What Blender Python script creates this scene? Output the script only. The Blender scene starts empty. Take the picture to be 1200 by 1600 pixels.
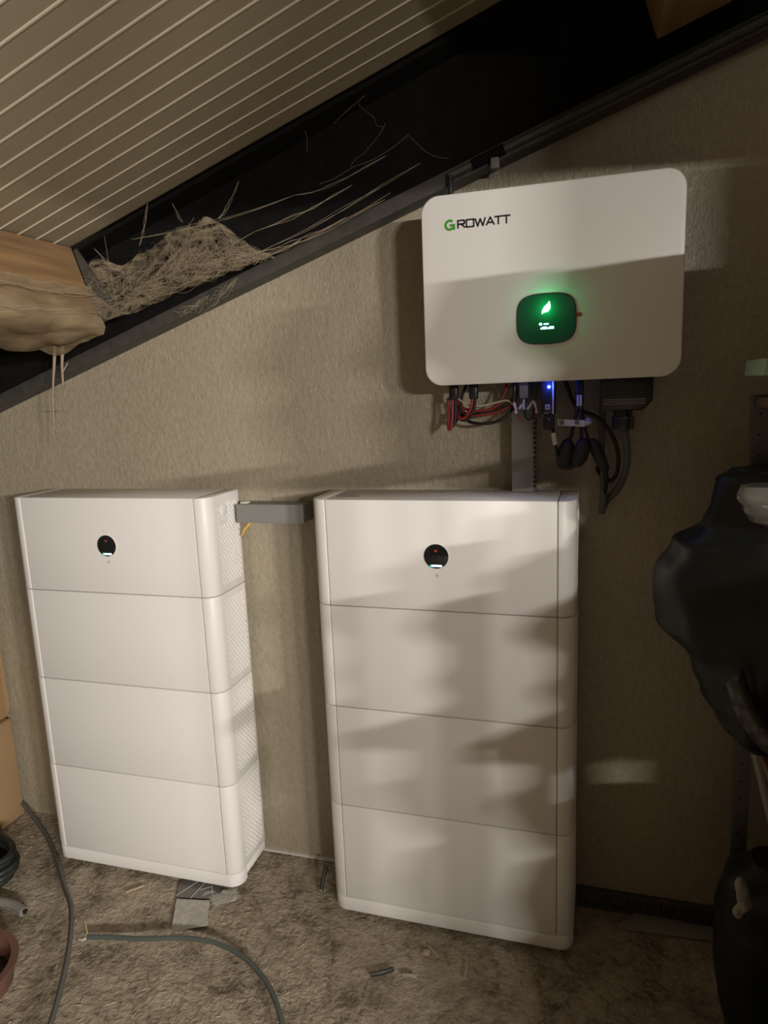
import bpy, bmesh, math, random
from mathutils import Vector, Matrix, noise
random.seed(7)
S = bpy.context.scene
COL = S.collection

# ---------------------------------------------------------------- camera
cd = bpy.data.cameras.new('camera')
cam = bpy.data.objects.new('camera', cd); COL.objects.link(cam)
cd.sensor_fit = 'VERTICAL'; cd.sensor_height = 32.0
cd.lens = 1085.44 * 32.0 / 1600.0
cd.clip_start = 0.02
cr = Vector((0.95747861, 0.28562913, -0.04062897))
cu = Vector((-0.01189449, 0.17978816, 0.98363344))
cf = Vector((-0.28825897, 0.94132472, -0.17554073))
mw = Matrix((cr, cu, -cf)).transposed().to_4x4()
mw.translation = Vector((0.0, -1.9099, 1.5460))
cam.matrix_world = mw
S.camera = cam

# ---------------------------------------------------------------- world and exposure
w = bpy.data.worlds.new('world'); S.world = w; w.use_nodes = True
w.node_tree.nodes['Background'].inputs[0].default_value = (0.9, 0.8, 0.6, 1)
w.node_tree.nodes['Background'].inputs[1].default_value = 0.0
vs = S.view_settings
vs.view_transform = 'Standard'; vs.look = 'None'; vs.gamma = 1.0; vs.exposure = 0.0
vs.use_curve_mapping = False

# ---------------------------------------------------------------- main lamps: three short battens hanging far behind the viewer
LAMPS = [Vector((2.0,-4.2,1.95)), Vector((2.9,-4.2,1.95)), Vector((3.8,-4.2,1.95))]
LAMP_LEN = 0.32; LAMP_W = (68.0, 112.0, 174.0); LAMP_YAW = [math.radians(a) for a in (48, 55, 60)]
for lp, lw, ly in zip(LAMPS, LAMP_W, LAMP_YAW):
    ld = bpy.data.lights.new('batten_light_source', 'AREA')
    ld.shape = 'RECTANGLE'; ld.size = LAMP_LEN; ld.size_y = 0.035; ld.energy = lw
    ld.color = (1.0, 0.945, 0.88)
    lo = bpy.data.objects.new('batten_light_source', ld); COL.objects.link(lo)
    lo.location = lp; lo.rotation_euler = (math.radians(84), 0, ly)

# ---------------------------------------------------------------- helpers
class MB:
    def __init__(self): self.v = []; self.f = []
    def add(self, vs, fs):
        o = len(self.v); self.v += [tuple(p) for p in vs]; self.f += [tuple(i + o for i in f) for f in fs]; return self
    def box(self, x0, x1, y0, y1, z0, z1):
        return self.add([(x0,y0,z0),(x1,y0,z0),(x1,y1,z0),(x0,y1,z0),(x0,y0,z1),(x1,y0,z1),(x1,y1,z1),(x0,y1,z1)],
            [(0,3,2,1),(4,5,6,7),(0,1,5,4),(1,2,6,5),(2,3,7,6),(3,0,4,7)])
    def prism(self, poly, a, b, axis='z'):
        n = len(poly)
        def P(p, t):
            return (p[0],p[1],t) if axis=='z' else ((p[0],t,p[1]) if axis=='y' else (t,p[0],p[1]))
        vs = [P(p,a) for p in poly] + [P(p,b) for p in poly]
        fs = [tuple(range(n))[::-1], tuple(range(n,2*n))] + [(i,(i+1)%n,n+(i+1)%n,n+i) for i in range(n)]
        return self.add(vs, fs)
    def tube(self, pts, r, seg=8, smooth=6, caps=True):
        pts = [Vector(p) for p in pts]
        if smooth > 1 and len(pts) > 2: pts = spline(pts, smooth)
        n = len(pts); rad = r if isinstance(r,(list,tuple)) else None
        vs = []; ref = None
        for i,p in enumerate(pts):
            t = (pts[min(i+1,n-1)] - pts[max(i-1,0)]).normalized()
            if ref is None:
                ref = t.orthogonal().normalized()
            ref = (ref - t*ref.dot(t)).normalized(); b = t.cross(ref)
            rr = r if rad is None else rad[0] + (rad[1]-rad[0])*i/(n-1)
            for k in range(seg):
                a = 2*math.pi*k/seg; vs.append(p + ref*math.cos(a)*rr + b*math.sin(a)*rr)
        fs = [(i*seg+k, i*seg+(k+1)%seg, (i+1)*seg+(k+1)%seg, (i+1)*seg+k) for i in range(n-1) for k in range(seg)]
        if caps: fs += [tuple(range(seg))[::-1], tuple(range((n-1)*seg, n*seg))]
        return self.add(vs, fs)
    def disc_prism(self, c, r, y0, y1, seg=40, axis='y', ry=None):
        ry = r if ry is None else ry
        return self.prism([(c[0]+r*math.cos(2*math.pi*k/seg), c[1]+ry*math.sin(2*math.pi*k/seg)) for k in range(seg)], y0, y1, axis)
    def strokes(self, lines, th, y0, y1):
        """flat polyline strokes drawn in the XZ plane"""
        for ln in lines:
            for (a,b) in zip(ln[:-1], ln[1:]):
                d = Vector((b[0]-a[0], b[1]-a[1])); L = d.length
                if L == 0: continue
                d /= L; nrm = Vector((-d.y, d.x))*th/2; e = d*th*0.35
                A = Vector(a)-e; B = Vector(b)+e
                self.prism([A-nrm, B-nrm, B+nrm, A+nrm], y0, y1, 'y')
        return self

def spline(pts, n):
    out = []
    P = [pts[0]*2-pts[1]] + pts + [pts[-1]*2-pts[-2]]
    for i in range(1, len(P)-2):
        a,b,c,d = P[i-1],P[i],P[i+1],P[i+2]
        for k in range(n):
            t = k/n
            out.append(0.5*((2*b)+(c-a)*t+(2*a-5*b+4*c-d)*t*t+(3*b-a-3*c+d)*t**3))
    out.append(pts[-1]); return out

def root_loc(o):
    v = Vector((0,0,0))
    while o: v += o.location; o = o.parent
    return v
def obj(name, mb, mat, parent=None, bevel=0, seg=2, smooth=False, local=False):
    me = bpy.data.meshes.new(name)
    vs = mb.v
    if parent is not None and not local:
        L = root_loc(parent); vs = [(p[0]-L.x, p[1]-L.y, p[2]-L.z) for p in vs]
    me.from_pydata(vs, [], mb.f); me.update()
    bm = bmesh.new(); bm.from_mesh(me)
    bmesh.ops.recalc_face_normals(bm, faces=bm.faces)
    if bevel:
        es = [e for e in bm.edges if len(e.link_faces)==2 and e.calc_face_angle() > 0.6]
        bmesh.ops.bevel(bm, geom=es, offset=bevel, segments=seg, profile=0.5, affect='EDGES', clamp_overlap=True)
    bm.to_mesh(me); bm.free()
    if smooth or bevel:
        for p in me.polygons: p.use_smooth = True
        try: me.set_sharp_from_angle(angle=math.radians(40 if bevel else 60))
        except Exception: pass
    me.materials.append(mat)
    o = bpy.data.objects.new(name, me); COL.objects.link(o)
    if parent is not None: o.parent = parent
    return o
def tag(o, label=None, cat=None, group=None, kind=None):
    if label: o['label'] = label
    if cat: o['category'] = cat
    if group: o['group'] = group
    if kind: o['kind'] = kind
    return o
def thing(name, loc, label, cat, group=None, rz=0):
    o = bpy.data.objects.new(name, None); COL.objects.link(o); o.location = loc; o.rotation_euler = (0,0,rz)
    o.empty_display_size = 0.05
    return tag(o, label, cat, group)

def mat(name, col, rough=0.5, metal=0.0, spec=0.5, var=0.0, vscale=8.0, bump=0.0, bscale=80.0, bdist=0.002, stretch=(1,1,1), coat=0.0, emit=None, estr=0.0, col2=None, trans=0.0, detail=6.0):
    m = bpy.data.materials.new(name); m.use_nodes = True
    nt = m.node_tree; N = nt.nodes; L = nt.links; b = N['Principled BSDF']
    b.inputs['Base Color'].default_value = (*col,1); b.inputs['Roughness'].default_value = rough
    b.inputs['Metallic'].default_value = metal; b.inputs['Specular IOR Level'].default_value = spec
    b.inputs['Coat Weight'].default_value = coat; b.inputs['Transmission Weight'].default_value = trans
    if emit: b.inputs['Emission Color'].default_value = (*emit,1); b.inputs['Emission Strength'].default_value = estr
    if var or bump:
        tc = N.new('ShaderNodeTexCoord'); mp = N.new('ShaderNodeMapping'); mp.inputs['Scale'].default_value = stretch
        L.new(tc.outputs['Object'], mp.inputs['Vector'])
    if var:
        nz = N.new('ShaderNodeTexNoise'); nz.inputs['Scale'].default_value = vscale; nz.inputs['Detail'].default_value = detail
        L.new(mp.outputs[0], nz.inputs['Vector'])
        r = N.new('ShaderNodeValToRGB'); r.color_ramp.elements[0].position = 0.3; r.color_ramp.elements[1].position = 0.7
        c2 = col2 if col2 else tuple(c*(1-var) for c in col)
        r.color_ramp.elements[0].color = (*c2,1); r.color_ramp.elements[1].color = (*[min(1,c*(1+var*0.4)) for c in col],1)
        L.new(nz.outputs['Fac'], r.inputs[0]); L.new(r.outputs[0], b.inputs['Base Color'])
    if bump:
        n2 = N.new('ShaderNodeTexNoise'); n2.inputs['Scale'].default_value = bscale; n2.inputs['Detail'].default_value = 4
        L.new(mp.outputs[0], n2.inputs['Vector'])
        bp = N.new('ShaderNodeBump'); bp.inputs['Strength'].default_value = bump; bp.inputs['Distance'].default_value = bdist
        L.new(n2.outputs['Fac'], bp.inputs['Height']); L.new(bp.outputs[0], b.inputs['Normal'])
    return m

def rough_mat(name, c1, c2, c3, rough, spec, vs1, vs2, b1, b2, d1, d2, stretch, distort, lo=0.32, hi=0.68):
    """two scales of colour mottling and two scales of relief"""
    m = bpy.data.materials.new(name); m.use_nodes = True
    nt = m.node_tree; N = nt.nodes; L = nt.links; b = N['Principled BSDF']
    b.inputs['Roughness'].default_value = rough; b.inputs['Specular IOR Level'].default_value = spec
    tc = N.new('ShaderNodeTexCoord'); mp = N.new('ShaderNodeMapping'); mp.inputs['Scale'].default_value = stretch
    L.new(tc.outputs['Object'], mp.inputs[0])
    def nz(sc, det, dis=0.0):
        n = N.new('ShaderNodeTexNoise'); n.inputs['Scale'].default_value = sc; n.inputs['Detail'].default_value = det; n.inputs['Distortion'].default_value = dis
        L.new(mp.outputs[0], n.inputs['Vector']); return n.outputs['Fac']
    a = nz(vs1, 8, distort); c = nz(vs2, 6, distort)
    mx = N.new('ShaderNodeMath'); mx.operation = 'MULTIPLY_ADD'; mx.inputs[1].default_value = 0.5
    hf = N.new('ShaderNodeMath'); hf.operation = 'MULTIPLY'; hf.inputs[1].default_value = 0.5
    L.new(a, hf.inputs[0]); L.new(c, mx.inputs[0]); L.new(hf.outputs[0], mx.inputs[2])
    r = N.new('ShaderNodeValToRGB'); e = r.color_ramp.elements
    e[0].position = lo; e[0].color = (*c1,1); e[1].position = hi; e[1].color = (*c3,1)
    k = e.new(0.5); k.color = (*c2,1)
    L.new(mx.outputs[0], r.inputs[0]); L.new(r.outputs[0], b.inputs['Base Color'])
    h1 = nz(b1, 5, distort); h2 = nz(b2, 3, 0.5)
    B1 = N.new('ShaderNodeBump'); B1.inputs['Strength'].default_value = 1.0; B1.inputs['Distance'].default_value = d1
    B2 = N.new('ShaderNodeBump'); B2.inputs['Strength'].default_value = 1.0; B2.inputs['Distance'].default_value = d2
    L.new(h1, B1.inputs['Height']); L.new(h2, B2.inputs['Height']); L.new(B1.outputs[0], B2.inputs['Normal']); L.new(B2.outputs[0], b.inputs['Normal'])
    return m
M_wall = rough_mat('textured_plaster', (0.265,0.227,0.160), (0.335,0.290,0.210), (0.385,0.337,0.250), 0.36, 0.7, 1.6, 90, 70, 210, 0.0022, 0.0018, (1,1,0.6), 0.4)
M_wall2 = mat('dull_block_wall', (0.085,0.068,0.05), 0.9, var=0.3, vscale=1.5)
M_floor = rough_mat('rough_concrete', (0.125,0.098,0.067), (0.31,0.258,0.188), (0.43,0.37,0.285), 0.85, 0.3, 7, 42, 34, 110, 0.007, 0.004, (1,1,1), 1.0, 0.36, 0.66)
M_ceil = mat('ceiling_sheet', (0.29,0.242,0.165), 0.5, var=0.1, vscale=3)
M_ceilb = mat('lit_ceiling_bead', (0.50,0.44,0.34), 0.4)  # paler than the sheet: light caught on the ridges is in the colour
M_steel = mat('shaded_black_steel', (0.007,0.0065,0.006), 0.8, spec=0.12, var=0.4, vscale=20)  # black steel, darkened further for the shade inside the beam
M_lip = mat('dusty_grey_steel', (0.060,0.056,0.048), 0.55, var=0.3, vscale=25)
M_wood = mat('joist_timber', (0.29,0.17,0.075), 0.75, var=0.35, vscale=6, stretch=(6,0.6,6), bump=0.2, bscale=30)
M_white = mat('white_plastic', (0.80,0.775,0.745), 0.42, spec=0.45, var=0.015, vscale=5)
M_white2 = mat('white_cover', (0.78,0.765,0.74), 0.35, spec=0.5)
M_core = mat('seam_grey', (0.30,0.29,0.27), 0.7)
M_topgrey = mat('top_sheet', (0.50,0.48,0.44), 0.5)
M_black = mat('black_plastic', (0.012,0.012,0.013), 0.35)
M_blackm = mat('matt_black_rubber', (0.014,0.014,0.014), 0.6)
M_glass = mat('black_display_glass', (0.010,0.011,0.012), 0.08, coat=0.6)
M_gscreen = mat('glow_tinted_screen_glass', (0.018,0.085,0.045), 0.35, spec=0.2, emit=(0.0,1.0,0.45), estr=0.010)  # leaf glow put into the green base colour and faint emission
M_duct = mat('grey_pvc_duct', (0.22,0.215,0.20), 0.5, var=0.08, vscale=6)
M_heats = mat('dark_heatsink', (0.035,0.035,0.035), 0.5, metal=0.3)
M_green = mat('logo_green', (0.05,0.30,0.03), 0.5)
M_ink = mat('logo_black', (0.02,0.02,0.02), 0.5)
M_led_g = mat('led_green', (0.1,0.9,0.4), 0.5, emit=(0.45,1.0,0.62), estr=9)
M_led_w = mat('led_text', (0.5,0.8,1.0), 0.5, emit=(0.45,0.85,1.0), estr=3)
M_led_b = mat('led_blue', (0.1,0.2,1.0), 0.5, emit=(0.12,0.25,1.0), estr=30)
M_led_c = mat('led_cyan', (0.6,0.95,1.0), 0.5, emit=(0.55,0.9,1.0), estr=2.6)
M_led_t = mat('led_teal', (0.1,0.8,0.6), 0.5, emit=(0.05,0.75,0.5), estr=1.2)
M_red = mat('red_plastic', (0.42,0.05,0.03), 0.5)
M_redw = mat('red_wire', (0.27,0.022,0.018), 0.4)  # red toned down for the shade under the inverter
M_blkw = mat('black_wire', (0.010,0.010,0.010), 0.4)
M_cream = mat('cream_wire', (0.55,0.47,0.30), 0.45)
M_yel = mat('yellow_wire', (0.70,0.40,0.03), 0.4)
M_gcab = mat('grey_cable', (0.085,0.085,0.075), 0.5)
M_gcab2 = mat('grey_green_cable', (0.075,0.088,0.076), 0.5)
M_label = mat('paper_label', (0.62,0.60,0.55), 0.5)
M_lblk = mat('label_grey_print', (0.16,0.15,0.13), 0.6)
M_card = mat('cardboard', (0.36,0.23,0.115), 0.85, var=0.15, vscale=4)
M_bag = mat('black_bin_bag', (0.010,0.0095,0.009), 0.45, spec=0.3, bump=0.5, bscale=9, bdist=0.012)
M_mint = mat('mint_board', (0.42,0.55,0.38), 0.5)
M_post = mat('galvanised_post', (0.20,0.19,0.17), 0.35, metal=0.7)
M_brass = mat('copper_core', (0.75,0.55,0.25), 0.35, metal=0.6)
M_silver = mat('silver_metal', (0.75,0.74,0.70), 0.25, metal=0.9)
M_dkmet = mat('dark_metal', (0.05,0.045,0.04), 0.5, metal=0.5)
M_grate = mat('dark_grate', (0.06,0.055,0.045), 0.6)
M_sheet = mat('grey_board', (0.24,0.22,0.20), 0.7)
M_hose = mat('dark_green_hose', (0.013,0.015,0.013), 0.5)
M_ghose = mat('grey_hose', (0.20,0.19,0.165), 0.6)
M_bucket = mat('terracotta_rubber', (0.15,0.075,0.05), 0.6, var=0.3)
M_stick = mat('wood_splinter', (0.45,0.35,0.22), 0.8)
M_cloth = mat('pale_cloth', (0.30,0.28,0.23), 0.85, var=0.3)
M_rust = mat('rusty_brown', (0.20,0.11,0.06), 0.8, var=0.3)
M_tube = mat('lit_tube', (0.9,0.85,0.75), 0.4, emit=(1.0,0.86,0.68), estr=1.0)
M_litter = mat('straw_dust', (0.34,0.27,0.18), 0.9)
M_strap = mat('shiny_grey_strap', (0.05,0.048,0.045), 0.3)
M_silicone = mat('white_sealant', (0.55,0.53,0.48), 0.6)

def web_mat(name, col, alpha_lo, alpha_hi, scale, stretch):
    m = bpy.data.materials.new(name); m.use_nodes = True
    nt = m.node_tree; N = nt.nodes; L = nt.links; b = N['Principled BSDF']
    b.inputs['Base Color'].default_value = (*col,1); b.inputs['Roughness'].default_value = 0.95
    b.inputs['Specular IOR Level'].default_value = 0.1
    tc = N.new('ShaderNodeTexCoord'); mp = N.new('ShaderNodeMapping'); mp.inputs['Scale'].default_value = stretch
    L.new(tc.outputs['Object'], mp.inputs[0])
    nz = N.new('ShaderNodeTexNoise'); nz.inputs['Scale'].default_value = scale; nz.inputs['Detail'].default_value = 8; nz.inputs['Distortion'].default_value = 1.5
    L.new(mp.outputs[0], nz.inputs['Vector'])
    r = N.new('ShaderNodeMapRange'); r.inputs[1].default_value = 0.35; r.inputs[2].default_value = 0.65
    r.inputs[3].default_value = alpha_lo; r.inputs[4].default_value = alpha_hi
    L.new(nz.outputs['Fac'], r.inputs[0]); L.new(r.outputs[0], b.inputs['Alpha'])
    return m
M_webm = web_mat('dusty_web_sheet', (0.27,0.215,0.14), 0.05, 0.80, 14, (1,1,2.0))
M_veil = web_mat('dusty_web_veil', (0.30,0.225,0.135), 0.35, 0.95, 7, (1,0.6,2.5))
M_webs = mat('web_thread', (0.30,0.24,0.165), 0.9)
M_clear = web_mat('clear_polythene', (0.16,0.15,0.13), 0.45, 0.8, 6, (1,1,1))
M_clear.node_tree.nodes['Principled BSDF'].inputs['Roughness'].default_value = 0.15
M_clear.node_tree.nodes['Principled BSDF'].inputs['Specular IOR Level'].default_value = 0.9

M_wrap = web_mat('thin_clear_film', (0.55,0.52,0.47), 0.25, 0.55, 30, (1,1,1))
M_wrap.node_tree.nodes['Principled BSDF'].inputs['Roughness'].default_value = 0.2
M_wrap.node_tree.nodes['Principled BSDF'].inputs['Specular IOR Level'].default_value = 0.9
def paper_mat(name, base, ink, scale, thr):
    m = bpy.data.materials.new(name); m.use_nodes = True
    nt = m.node_tree; N = nt.nodes; L = nt.links; b = N['Principled BSDF']; b.inputs['Roughness'].default_value = 0.6
    tc = N.new('ShaderNodeTexCoord'); wv = N.new('ShaderNodeTexWave'); wv.inputs['Scale'].default_value = scale
    wv.bands_direction = 'X'; wv.inputs['Distortion'].default_value = 0.5
    mp = N.new('ShaderNodeMapping'); mp.inputs['Rotation'].default_value = (0,0,math.radians(-18))
    nz = N.new('ShaderNodeTexNoise'); nz.inputs['Scale'].default_value = 60
    mx = N.new('ShaderNodeMath'); mx.operation = 'MULTIPLY'
    r = N.new('ShaderNodeValToRGB'); r.color_ramp.elements[0].position = thr; r.color_ramp.elements[1].position = thr+0.12
    r.color_ramp.elements[0].color = (*base,1); r.color_ramp.elements[1].color = (*ink,1)
    L.new(tc.outputs['Object'], mp.inputs[0]); L.new(mp.outputs[0], wv.inputs['Vector']); L.new(mp.outputs[0], nz.inputs['Vector'])
    L.new(wv.outputs['Fac'], mx.inputs[0]); L.new(nz.outputs['Fac'], mx.inputs[1])
    L.new(mx.outputs[0], r.inputs[0]); L.new(r.outputs[0], b.inputs['Base Color'])
    return m
M_paper = paper_mat('printed_leaflet', (0.52,0.49,0.44), (0.22,0.20,0.18), 55, 0.28)
M_paper2 = mat('dark_leaflet', (0.13,0.12,0.105), 0.3, var=0.2, vscale=60)

# ---------------------------------------------------------------- slopes
SL = 0.335
CN = Vector((-SL,0,1)).normalized()                     # roof normal (up)
CT = Vector((1,0,SL)).normalized()                      # up the slope
def zc(x): return 2.005 + SL*(x+1.454)                  # ceiling underside
def zb(x): return 1.682 + SL*(x+1.454)                  # beam underside
XL, XR, YB, YF = -2.75, 4.6, 0.02, -5.6

# ---------------------------------------------------------------- room
def struct(name, mb, m, label, cat, **k):
    return tag(obj(name, mb, m, **k), label, cat, kind='structure')
struct('wall_back', MB().box(XL,XR,YB,YB+0.15,-0.05,4.6), M_wall, 'grey textured plaster wall behind the batteries and inverter', 'wall')
struct('wall_left', MB().box(XL-0.15,XL,YF,YB+0.15,-0.05,4.6), M_wall2, 'dull side wall beyond the cardboard boxes', 'wall')
struct('wall_right', MB().box(XR,XR+0.15,YF,YB+0.15,-0.05,4.6), M_wall2, 'dull side wall far beyond the storage rack', 'wall')
struct('wall_front', MB().box(XL-0.15,XR+0.15,YF-0.15,YF,-0.05,4.6), M_wall2, 'dull wall behind the viewer', 'wall')

# floor: fine relief where it is seen
def floor_h(x, y):
    h = noise.noise(Vector((x*6, y*6, 0)))*0.5 + noise.noise(Vector((x*22, y*22, 3)))*0.35 + noise.noise(Vector((x*60, y*60, 5)))*0.25
    return -0.006 + 0.006*max(-1, min(1, h))
xs = [XL, -2.4] + [-2.2 + 0.0125*i for i in range(227)] + [0.9, 1.5, 2.5, XR]
ys = [YF, -4, -3, -2, -1.4] + [-1.1 + 0.0125*i for i in range(90)] + [YB+0.02]
fm = MB(); nx = len(xs)
fm.v = [(x, y, floor_h(x,y)) for y in ys for x in xs]
fm.f = [(j*nx+i, j*nx+i+1, (j+1)*nx+i+1, (j+1)*nx+i) for j in range(len(ys)-1) for i in range(nx-1)]
struct('floor', fm, M_floor, 'rough dusty concrete floor', 'floor', smooth=True)

# ceiling: sheets running up the slope, each with a raised bead along its edge
ceil = struct('ceiling', MB().add([(XL,YF,zc(XL)+0.03),(XR,YF,zc(XR)+0.03),(XR,-0.1,zc(XR)+0.03),(XL,-0.1,zc(XL)+0.03),
        (XL,YF,zc(XL)+0.08),(XR,YF,zc(XR)+0.08),(XR,YB+.1,zc(XR)+0.08),(XL,YB+.1,zc(XL)+0.08)],
        [(0,3,2,1),(4,5,6,7),(0,1,5,4),(1,2,6,5),(2,3,7,6),(3,0,4,7)]), M_ceil, 'sloping ribbed sheet ceiling', 'ceiling')
PW = 0.0655
def slope_prism(mb, prof, x0, x1, zf):
    """prof: list of (y, d) with d below the slope plane"""
    n = len(prof)
    A = [(x0 - CN.x*d, y, zf(x0) - CN.z*d) for y,d in prof]; B = [(x1 - CN.x*d, y, zf(x1) - CN.z*d) for y,d in prof]
    return mb.add(A+B, [tuple(range(n)), tuple(range(2*n-1,n-1,-1))] + [(i,n+i,n+(i+1)%n,(i+1)%n) for i in range(n)])
pm = bm_ = None
me_p = me_b = None
for k in range(26):
    y1 = -0.1 - k*PW; y0 = y1 - PW
    if k == 0:
        a = slope_prism(MB(), [(-0.1-0.003,-0.035),(-0.1-0.003,0),(-0.1-PW+0.003,0),(-0.1-PW+0.003,-0.035)], XL, XR, zc)
        p = obj('ceiling_board', a, M_ceil, ceil)
        b = slope_prism(MB(), [(-0.1-PW+0.003,-0.02),(-0.1-PW+0.0030,0.0022),(-0.1-PW-0.0010,0.0026),(-0.1-PW-0.003,0.0015),(-0.1-PW-0.003,-0.02)], XL, XR, zc)
        q = obj('edge_bead', b, M_ceilb, p)
        me_p, me_b = p.data, q.data
    else:
        p = bpy.data.objects.new('ceiling_board', me_p); COL.objects.link(p); p.parent = ceil; p.location = (0,-k*PW,0)
        q = bpy.data.objects.new('edge_bead', me_b); COL.objects.link(q); q.parent = p
yy = -0.1-26*PW
obj('ceiling_sheet', slope_prism(MB(), [(yy,-0.035),(yy,0),(YF,0),(YF,-0.035)], XL, XR, zc), M_ceil, ceil)

# ---------------------------------------------------------------- steel beam along the wall
beam = thing('steel_beam', (0,0.0,zb(0)), 'black sloping steel beam along the top of the back wall', 'beam')
obj('web', slope_prism(MB(), [(0.005,-0.005),(-0.010,-0.005),(-0.010,-0.30),(0.005,-0.30)], XL, XR, zb), M_steel, beam)
obj('bottom_flange', slope_prism(MB(), [(0.019,0),(-0.032,0),(-0.032,-0.014),(0.019,-0.014)], XL, XR, zb), M_lip, beam)
obj('lip', slope_prism(MB(), [(-0.0325,0),(-0.043,0),(-0.043,-0.037),(-0.0325,-0.037)], XL, XR, zb), M_lip, beam, bevel=0.002)
obj('top_flange', slope_prism(MB(), [(0.019,-0.29),(-0.095,-0.29),(-0.095,-0.302),(0.019,-0.302)], XL, XR, zb), M_steel, beam)

# joists at right angles to the beam
def joist(x, z, label):
    t = thing('wooden_joist', (x,-0.1,z), label, 'joist', 'roof joists')
    h, wd = 0.238, 0.157
    c = [Vector((x,0,z)), Vector((x,0,z))+CN*h, Vector((x,0,z))+CN*h - CT*wd, Vector((x,0,z)) - CT*wd]
    mb = MB().prism([(p.x,p.z) for p in c], -0.105, -4.55, 'y')
    obj('timber', mb, M_wood, t, bevel=0.003)
    # steel cleat that ties the joist end to the beam
    a = Vector((x,0,z)) + CN*0.005; b = a + CN*0.225
    poly = [a, b, b + CT*0.012, a + CT*0.075]
    obj('cleat', MB().prism([(p.x,p.z) for p in poly], -0.102, -0.096, 'y'), M_lip, t)
    return t
j1 = joist(-1.407, 1.765, 'pale timber joist draped in dusty cobweb at the left')
j2 = joist(0.123+0.157*CT.x, 2.278+0.157*CT.z, 'timber joist above the inverter in the top right corner')

# conduit on the beam lip
cz = lambda x: zb(x)+0.018
t = thing('conduit', (-0.35,-0.054,cz(-0.35)), 'thin dark conduit running up the beam lip above the inverter', 'conduit')
obj('pipe', MB().tube([(-0.36,-0.054,cz(-0.36)),(2.4,-0.054,cz(2.4))], 0.010, 10, 1), M_lip, t, smooth=True)
obj('coupling', MB().tube([(-0.30,-0.054,cz(-0.30)),(-0.22,-0.054,cz(-0.22))], 0.013, 10, 1), M_steel, t, smooth=True)
obj('clip', MB().box(-0.253,-0.232,-0.066,-0.046,zb(-0.24)-0.020,zb(-0.24)+0.006), M_duct, t, bevel=0.003)
obj('end_drop', MB().tube([(-0.355,-0.058,cz(-0.355)),(-0.355,-0.062,1.985)], 0.007, 8, 1), M_blackm, t, smooth=True)

# ---------------------------------------------------------------- battery towers
E_, WG, D_ = 0.0446, 0.607, 0.1856
WT = WG + 2*E_
Z = [0.060, 0.3621, 0.668, 0.9647, 1.2588]
def plan(x0, x1, rl, rr, y0=0.0, y1=D_, inset=0.0):
    """plan outline with rounded front corners"""
    P = []
    x0 += inset; x1 -= inset; y0 += inset; y1 -= inset
    if rl:
        P += [(x0, y1)] + [(x0+rl-rl*math.cos(a), y0+rl-rl*math.sin(a)) for a in [math.pi/2*i/8 for i in range(9)]]
    else: P += [(x0,y1),(x0,y0)]
    if rr:
        P += [(x1-rr+rr*math.sin(a), y0+rr-rr*math.cos(a)) for a in [math.pi/2*i/8 for i in range(9)]] + [(x1,y1)]
    else: P += [(x1,y0),(x1,y1)]
    return P
def grille(z0, z1, side):
    mb = MB(); n = 15; x = WT if side > 0 else 0.0
    for c in range(n):
        y = 0.058 + c*(0.170-0.058)/(n-1)
        zz = z0 + 0.022 + (0.0 if c%2 else 0.009)
        ln = 0.012
        while zz + ln < z1 - 0.018:
            if side > 0 and z1 > 1.2 and abs(y-0.088) < 0.022 and 1.165 < zz < 1.235: zz += 0.018; continue
            a, b = (x-0.0005, x+0.0008) if side > 0 else (x-0.0008, x+0.0005)
            mb.add([(a,y-0.0022,zz),(a,y+0.0022,zz),(a,y+0.0022,zz+ln),(a,y-0.0022,zz+ln),(b,y-0.0012,zz+0.001),(b,y+0.0012,zz+0.001),(b,y+0.0012,zz+ln-0.001),(b,y-0.0012,zz+ln-0.001)],
                   [(0,1,5,4),(1,2,6,5),(2,3,7,6),(3,0,4,7),(4,5,6,7)])
            zz += 0.018
    return mb
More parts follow.
